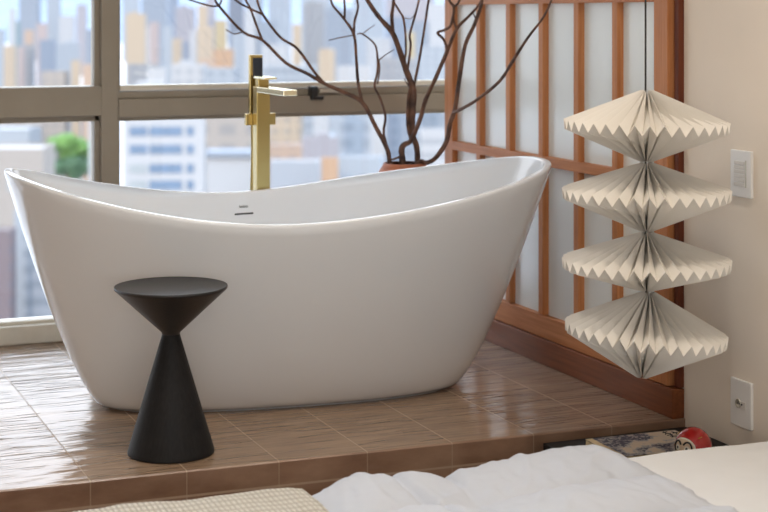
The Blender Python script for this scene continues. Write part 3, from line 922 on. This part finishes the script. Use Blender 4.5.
# ground and hills far below
m, nt, b = newmat('city_ground')
v = objco(nt); vo = N(nt, 'ShaderNodeTexVoronoi', Scale=.022); nt.links.new(v, vo.inputs['Vector'])
sepc = nt.nodes.new('ShaderNodeSeparateColor'); nt.links.new(vo.outputs['Color'], sepc.inputs[0])
c = mixc(nt, sepc.outputs[0], (.27, .29, .33), (.38, .375, .365))
c = mixc(nt, mathn(nt, 'MULTIPLY', mathn(nt, 'GREATER_THAN', sepc.outputs[1], .8), .6), c, (.38, .31, .25))
nt.links.new(c, b.inputs['Base Color']); b.inputs['Roughness'].default_value = .85
M['cityground'] = m
bm = bmesh.new(); box(bm, (-2600, 60, GZ - 2), (6200, 7000, GZ))
struct(obj('ground', bm, M['cityground']), 'pale city ground far below the window')
bm = bmesh.new()
nh = 70; lowr, top_ = [], []; back = []
for i in range(nh + 1):
    px = -900 + 2600 * i / nh
    q = at(px, 0, 4200.)
    hgt = 150 + 46 * mnoise.noise(Vector((px * .004, 0, 0))) + 22 * mnoise.noise(Vector((px * .013, 4, 0)))
    lowr.append(bm.verts.new((q.x, q.y, GZ))); q2 = at(px, 0, 4900.)
    top_.append(bm.verts.new((q2.x, q2.y, GZ + hgt))); q3 = at(px, 0, 5600.); back.append(bm.verts.new((q3.x, q3.y, GZ)))
for i in range(nh):
    bm.faces.new((lowr[i], lowr[i + 1], top_[i + 1], top_[i])); bm.faces.new((top_[i], top_[i + 1], back[i + 1], back[i]))
M['hillm'] = plain('hazy_blue_hill', (0.151, 0.197, 0.267), .9, var=.25, vscale=.012)
struct(obj('hills', bm, M['hillm'], None, True), 'hazy blue hills behind the city')

def building(px0, px1, ytop, d, c, style, label, roof='flat', rot=None, extra=None, group=None):
    w = (px1 - px0) * d / F_PX
    q = at((px0 + px1) / 2, ytop, d)
    hgt = q.z - GZ
    rz = -TH + math.radians(random.uniform(-9, 9) if rot is None else rot)
    root = empty('city_building', (q.x, q.y, GZ), rz)
    dep = w * random.uniform(.5, .75)
    w2 = w * .94
    bm = bmesh.new(); box(bm, (-w2 / 2, 0, 0), (w2 / 2, dep, hgt)); obj('walls', bm, fmat(c, style), root)
    if roof == 'none': pass
    else:
        bm = bmesh.new(); t = max(.4, w * .02)
        for lo, hi in (((-w2 / 2, 0), (w2 / 2, t)), ((-w2 / 2, dep - t), (w2 / 2, dep)), ((-w2 / 2, t), (-w2 / 2 + t, dep - t)), ((w2 / 2 - t, t), (w2 / 2, dep - t))):
            box(bm, (lo[0], lo[1], hgt), (hi[0], hi[1], hgt + t * 1.6))
        obj('parapet', bm, fmat(c, 'blank'), root)
        bm = bmesh.new(); box(bm, (-w2 / 2 + t, t, hgt), (w2 / 2 - t, dep - t, hgt + .25)); obj('roof', bm, M['roofpale' if c in ('white', 'pale') else 'roofm'], root)
        if roof in ('house', 'tank'):
            bm = bmesh.new(); s = random.uniform(-.2, .15)
            box(bm, (w2 * (s - .16), dep * .3, hgt + .25), (w2 * (s + .18), dep * .7, hgt + w * .16)); obj('lift_house', bm, fmat(c, 'blank'), root)
        if roof == 'tank':
            bm = bmesh.new(); lathe(bm, [(w * .07, 0), (w * .07, w * .1), (w * .02, w * .13)], 16)
            o = obj('water_tank', bm, M['tankm'], root); o.location = (w2 * .33, dep * .3, hgt + .25)
    if extra: extra(root, w2, dep, hgt)
    tag(root, label, 'building', group)
    return root

# --- beyond the upper panes
B = building
# pane over the bathtub's high left end
B(3, 15, 47, 900, 'cream', 'grid', 'cream block at the foot of the thin white tower in the corner pane')
B(8.5, 15.5, 9, 1300, 'white', 'grid', 'thin white tower rising over the cream block in the corner pane', 'house')
B(15.5, 20, 22, 1250, 'teal', 'rib', 'narrow teal tower close against the thin white tower')
B(-24, 3, 30, 1000, 'pale', 'grid', 'pale blue tower cut by the picture edge in the corner pane')
B(24, 34.5, 46, 850, 'grey', 'band', 'grey block standing under the peach tower in the corner pane', 'tank')
B(24, 33, 31, 1100, 'peach', 'grid', 'sunlit peach tower behind the grey block in the corner pane')
B(17.5, 24, 48, 840, 'pink', 'grid', 'narrow pink block squeezed beside the cream block')
B(39, 54.5, 41, 820, 'blue', 'blank', 'squat deep blue block in the middle of the corner pane')
B(36, 47, 24, 1500, 'pink', 'grid', 'faint pink tower behind the squat blue block')
B(55, 80, 44, 1000, 'pale', 'band', 'broad pale blue slab between the blue block and the mullion', 'house')
B(58, 74, 16, 2000, 'white', 'band', 'wide whitish block on the skyline above the pale slab')
B(76, 86, 5, 1900, 'lilac', 'grid', 'lilac tower on the skyline close to the window mullion')
B(85, 104, 30, 1300, 'steel', 'grid', 'steel blue tower half hidden by the window mullion')
B(71, 80, 62, 650, 'cream', 'blank', 'small cream house low in the corner pane')
B(82, 93, 66, 640, 'peach', 'blank', 'small peach house low beside the mullion')
B(40, 66, 73, 650, 'beige', 'grid', 'low beige terrace under the squat blue block')
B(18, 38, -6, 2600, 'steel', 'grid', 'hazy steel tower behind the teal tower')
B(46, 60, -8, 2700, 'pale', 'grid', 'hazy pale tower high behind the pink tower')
# pane between the mullion and the brass filler
B(125, 145.5, 15, 900, 'cream', 'blank', 'broad sunlit cream tower next to the mullion', 'house')
B(141, 168, -8, 1500, 'steel', 'grid', 'tall steel blue tower behind the cream and pink towers')
B(149, 158.5, 23, 1000, 'pink', 'grid', 'slim pink tower in front of the steel blue tower')
B(141, 150, 28, 1100, 'white', 'grid', 'white tower wedged between the cream and pink towers')
B(163, 172, 27, 950, 'pale', 'blank', 'pale sky blue tower next to the beige ribbed tower')
B(175, 196, 8, 1200, 'lilac', 'rib', 'wide lilac ribbed tower in the middle of the upper pane', 'house')
B(197.5, 207.5, 6, 900, 'cream', 'blank', 'very slim bright cream tower reaching the top of the pane')
B(182, 188.5, 43, 800, 'blue', 'rib', 'narrow dark blue block at the foot of the lilac tower')
B(172, 182, 40, 850, 'cream', 'grid', 'short cream block left of the narrow dark blue block'.replace('left of', 'beside'))
B(190, 198, 32, 1000, 'white', 'grid', 'white block between the dark blue block and the slim cream tower')
B(196, 213, 28, 800, 'cream', 'grid', 'cream shoulder block in front of the slim cream tower')
B(215, 227, 21, 1000, 'yellow', 'grid', 'yellow tower under the first branch fork')
B(228, 243.5, -4, 1100, 'dark', 'band', 'dark slate tower crossed by the long branch')
B(231, 246, 35, 800, 'pale', 'rib', 'pale blue ribbed block just beside the brass hand shower', 'tank')
B(212, 232, 51, 700, 'orange', 'grid', 'low orange block at the foot of the yellow tower')
B(199, 214, 60, 640, 'peach', 'blank', 'low peach house below the cream shoulder block')
B(126, 160, 66, 600, 'grey', 'grid', 'long grey roofed block low beside the mullion')
B(146, 166, 70, 520, 'white', 'blank', 'low white house with flat roof above the transom')
B(170, 204, 66, 560, 'white', 'grid', 'wide white low block in the middle above the transom', 'house')
B(204, 236, 70, 540, 'pale', 'grid', 'low pale block with flat roof near the brass filler')
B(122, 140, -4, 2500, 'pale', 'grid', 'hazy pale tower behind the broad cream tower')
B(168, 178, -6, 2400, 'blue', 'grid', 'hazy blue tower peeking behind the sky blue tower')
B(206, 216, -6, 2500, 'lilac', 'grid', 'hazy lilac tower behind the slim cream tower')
# pane above the vase
B(244, 256, 10, 1200, 'white', 'grid', 'white tower directly above the brass hand shower')
B(258, 278, 22, 1200, 'steel', 'grid', 'steel blue block beneath the crossing twigs')
B(268, 292, -6, 1500, 'pale', 'rib', 'pale ribbed tower seen through the crossing twigs')
B(292, 301.5, 25, 1000, 'cream', 'blank', 'thin cream tower under the second branch')
B(262, 290, 46, 800, 'white', 'grid', 'white block behind the arching branch')
B(303, 324, 4, 950, 'grey', 'band', 'grey banded tower beside the thin cream tower', 'house')
B(316, 325, 2, 960, 'white', 'grid', 'white stair tower attached to the grey banded tower', 'none')
B(325, 354, 10, 900, 'steel', 'band', 'steel blue banded tower behind the forked branch', 'tank')
B(318, 335, 51, 700, 'cream', 'blank', 'small bright cream block with rounded tank before the banded towers', 'tank')
B(354, 386, -5, 1400, 'pale', 'grid', 'broad pale tower behind the thickest branch')
B(366, 392, 40, 900, 'white', 'band', 'white banded block behind the knotty branch')
B(386, 412, 18, 1100, 'blue', 'grid', 'blue tower behind the thin upright shoots')
B(408, 415, 33, 850, 'yellow', 'blank', 'small yellow block between the upright shoots')
B(412, 430, 22, 1000, 'steel', 'band', 'steel banded tower next to the small yellow block')
B(427, 452, 4, 1300, 'white', 'grid', 'white tower beside the lattice screen')
B(418, 450, 48, 750, 'pale', 'grid', 'pale block at the foot of the white tower by the screen')
B(376, 416, 60, 620, 'grey', 'grid', 'low grey block behind the branches above the transom')
B(336, 372, 68, 560, 'white', 'blank', 'low white flat roofed house under the forked branch')
B(262, 316, 68, 560, 'pale', 'band', 'long low pale block beside the window catch')
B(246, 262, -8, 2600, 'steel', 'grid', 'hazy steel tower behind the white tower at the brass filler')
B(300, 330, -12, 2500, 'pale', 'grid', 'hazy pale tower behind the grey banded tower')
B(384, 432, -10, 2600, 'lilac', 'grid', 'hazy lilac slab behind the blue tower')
# --- beyond the lower panes
def arches(root, w, dep, hgt):
    for k in range(5):
        x = -w * .38 + k * w * .19
        bm = bmesh.new()
        n = 12; v0 = []
        pts = [(-1.3, 0), (1.3, 0)] + [(1.3 * math.cos(PI * i / n), 3 + 1.3 * math.sin(PI * i / n)) for i in range(n + 1)]
        a_ = [bm.verts.new((x + px_, -.15, hgt - 11 + pz_)) for px_, pz_ in pts]; b2 = [bm.verts.new((x + px_, .2, hgt - 11 + pz_)) for px_, pz_ in pts]
        bm.faces.new(a_)
        for i in range(len(pts)): bm.faces.new((a_[i], a_[(i + 1) % len(pts)], b2[(i + 1) % len(pts)], b2[i]))
        obj('arched_window', bm, M['citywin2'], root)
B(-60, 46, 152, 450, 'beige', 'blank', 'broad beige hall with arched windows beyond the bathtub\'s raised end', 'flat', 2, arches)
B(-40, 32, 131, 620, 'pale', 'blank', 'flat pale blue roofed block behind the beige arched hall')
B(-30, 60, 112, 760, 'beige', 'grid', 'wide sandy apartment block below the transom in the corner pane')
B(62, 82, 108, 700, 'blue', 'grid', 'blue apartment block behind the green tree')
B(88, 114, 104, 380, 'white', 'blank', 'plain white slab between the green tree and the mullion')
B(-34, 12, 233, 330, 'maroon', 'grid', 'dark maroon block low in the corner beside the bathtub')
B(13, 34, 214, 350, 'pale', 'grid', 'pale blue block low behind the bathtub\'s sloping end')
B(30, 90, 238, 342, 'white', 'band', 'white low block peeking past the bathtub\'s sloping end')
def ribbons(root, w, dep, hgt):
    for k, zc in enumerate((-7.8, -11.2, -14.8, -17.9, -21.4, -24.9)):
        for (a, b_, mt) in ((-.42, -.20, 'citywin2' if k > 1 else 'citywin'), (-.17, .24, 'citywin'), (.30, .39, 'citywin')):
            bm = bmesh.new(); box(bm, (w * a, -.12, hgt + zc + 1.2 - .85), (w * b_, .25, hgt + zc + 1.2 + .85)); fr = obj('ribbon_window', bm, M[mt], root)
B(121, 205, 96, 300, 'white', 'blank', 'large white office block with dark ribbon windows below the transom', 'house', 3, ribbons)
B(200, 262, 100, 420, 'beige', 'wide', 'beige apartment block with rows of windows behind the brass filler', 'flat', 0)
def blueroof(root, w, dep, hgt):
    bm = bmesh.new(); box(bm, (-w * .52, -.8, hgt + .7), (w * .52, dep, hgt + 1.9)); obj('roof_canopy', bm, fmat('steel', 'blank'), root)
B(205, 262, 160, 360, 'white', 'blank', 'white shed with blue canopy roof in front of the beige apartments', 'flat', 0, blueroof)
B(268, 301, 100, 520, 'cream', 'grid', 'cream apartment block just past the brass column')
B(299, 314, 108, 610, 'blue', 'grid', 'deep blue narrow block next to the cream apartments')
B(314, 329, 98, 480, 'white', 'blank', 'tall blank white block in the middle of the lower pane')
B(328, 371, 96, 500, 'pale', 'wide', 'pale blue apartment block behind the low branches')
B(372, 386, 104, 460, 'white', 'blank', 'white narrow block just above the terracotta vase')
B(386, 424, 98, 520, 'steel', 'grid', 'steel blue block behind the vase stems')
B(420, 460, 132, 440, 'white', 'band', 'low white block beside the bottom of the lattice screen')
B(420, 462, 100, 640, 'pale', 'grid', 'pale block behind the low white block by the screen')
B(268, 309, 147, 420, 'peach', 'grid', 'low peach block with brown roof beside the brass column')
B(302, 340, 140, 400, 'lilac', 'blank', 'lilac roofed house before the tall blank white block', 'tank')
B(321, 338, 161, 340, 'orange', 'blank', 'small orange house low behind the bathtub')
B(268, 320, 164, 350, 'white', 'blank', 'wide white flat roof just above the bathtub\'s far edge')
B(337, 382, 160, 360, 'pale', 'blank', 'pale flat roofed block between the orange house and the vase')

# tree
tq = at(68, 160, 600.)
tree = empty('leafy_tree', (tq.x, tq.y, GZ)); tree.scale = (1.35, 1.35, 1.08); tag(tree, 'bright green tree among the pale buildings past the bathtub\'s raised end', 'tree')
def blobs(name, specs, mat):
    bm = bmesh.new()
    for (x, y, z, r) in specs:
        rr = bmesh.ops.create_icosphere(bm, subdivisions=3, radius=r)
        for v in rr['verts']:
            v.co = v.co * (1 + .28 * mnoise.noise(v.co * .9 + Vector((x, y, z)))) + Vector((x, y, z))
    return obj(name, bm, mat, tree, False)
bm = bmesh.new(); tube(bm, [(0, 0, 0), (.2, 0, 6), (0, 0, 14)], [.8, .6, .4], 10); obj('trunk', bm, M['bark'], tree, True)
blobs('crown', [(-3.6, 0, 21.5, 2.6), (-.5, -1, 22.3, 3.2), (3, 0, 20.5, 3.2), (1, 1, 18.5, 3.4), (4.6, 1, 17.6, 2.2)], M['leaf'])
blobs('lower_leaves', [(1.5, 0, 15, 3.6), (4.8, 0, 13.8, 3), (-1.5, 1, 13.5, 3), (2, 0, 11.5, 2.6), (6, 0, 12.4, 2)], M['leaf2'])

# ================================================================== LIGHT
w = bpy.data.worlds.new('sky'); scene.world = w; w.use_nodes = True
nt = w.node_tree; bg = nt.nodes['Background']
tc = nt.nodes.new('ShaderNodeTexCoord'); sp = nt.nodes.new('ShaderNodeSeparateXYZ'); nt.links.new(tc.outputs['Generated'], sp.inputs[0])
g = ramp(nt, sp.outputs[2], .05, .6)
nt.links.new(mixc(nt, g, (.92, .93, .95), (.70, .82, .98)), bg.inputs['Color'])
st_r = nt.nodes.new('ShaderNodeMapRange')
nt.links.new(sp.outputs[2], st_r.inputs['Value'])
for k_, v_ in (('From Min', .05), ('From Max', .55), ('To Min', 1.6), ('To Max', 6.2)): st_r.inputs[k_].default_value = v_
nt.links.new(st_r.outputs['Result'], bg.inputs['Strength'])

def light(name, kind, loc, rot, energy, color, **kw):
    ld = bpy.data.lights.new(name, kind); ld.energy = energy; ld.color = color
    for k, v_ in kw.items(): setattr(ld, k, v_)
    o = bpy.data.objects.new(name, ld); C.objects.link(o); o.location = loc; o.rotation_euler = rot
    return o
sun_dir = Vector((.75, .62, -.36))
light('sun', 'SUN', (0, 0, 40), sun_dir.to_track_quat('-Z', 'Y').to_euler(), 2.2, (1, .78, .52), angle=math.radians(1.5))
# overhead lights added to brighten the bedroom, no fittings behind them
light('added_overhead_fill', 'AREA', (.2, 1.6, ZC - .02), (0, 0, 0), 5, (1, .96, .92), shape='RECTANGLE', size=2.6, size_y=2.4)
light('added_warm_wash', 'AREA', (1.2, 3.35, ZC - .02), (0, math.radians(40), 0), 27, (1, .93, .84), shape='DISK', size=.22)  # added light for the wall, raking the pleats of the paper shades
light('added_warm_wash', 'AREA', (2.05, 2.95, ZC - .02), (0, math.radians(28), 0), 19, (1, .88, .74), shape='DISK', size=.22)  # added warm wash that brightens the plaster wall
# added fill panel behind the camera, imitating window daylight on the bathtub front
light('added_front_fill', 'AREA', (-.2, YB + .03, 1.15), (PI / 2, 0, 0), 50, (.94, .97, 1), shape='RECTANGLE', size=3.2, size_y=2.0)

# ================================================================== CAMERA
cd = bpy.data.cameras.new('camera'); cam = bpy.data.objects.new('camera', cd); C.objects.link(cam)
cd.sensor_width = 36; cd.lens = 36 * F_PX / 768; cd.shift_y = -(256 - HY) / 768
cd.clip_start = .05; cd.clip_end = 9000
cam.location = (0, 0, CAM_H); cam.rotation_euler = (PI / 2, 0, -TH)
cd.dof.use_dof = True; cd.dof.focus_distance = 4.55; cd.dof.aperture_fstop = 3.5
scene.camera = cam

scene.view_settings.view_transform = 'Standard'
scene.view_settings.look = 'None'
scene.view_settings.exposure = .06
scene.view_settings.gamma = 1
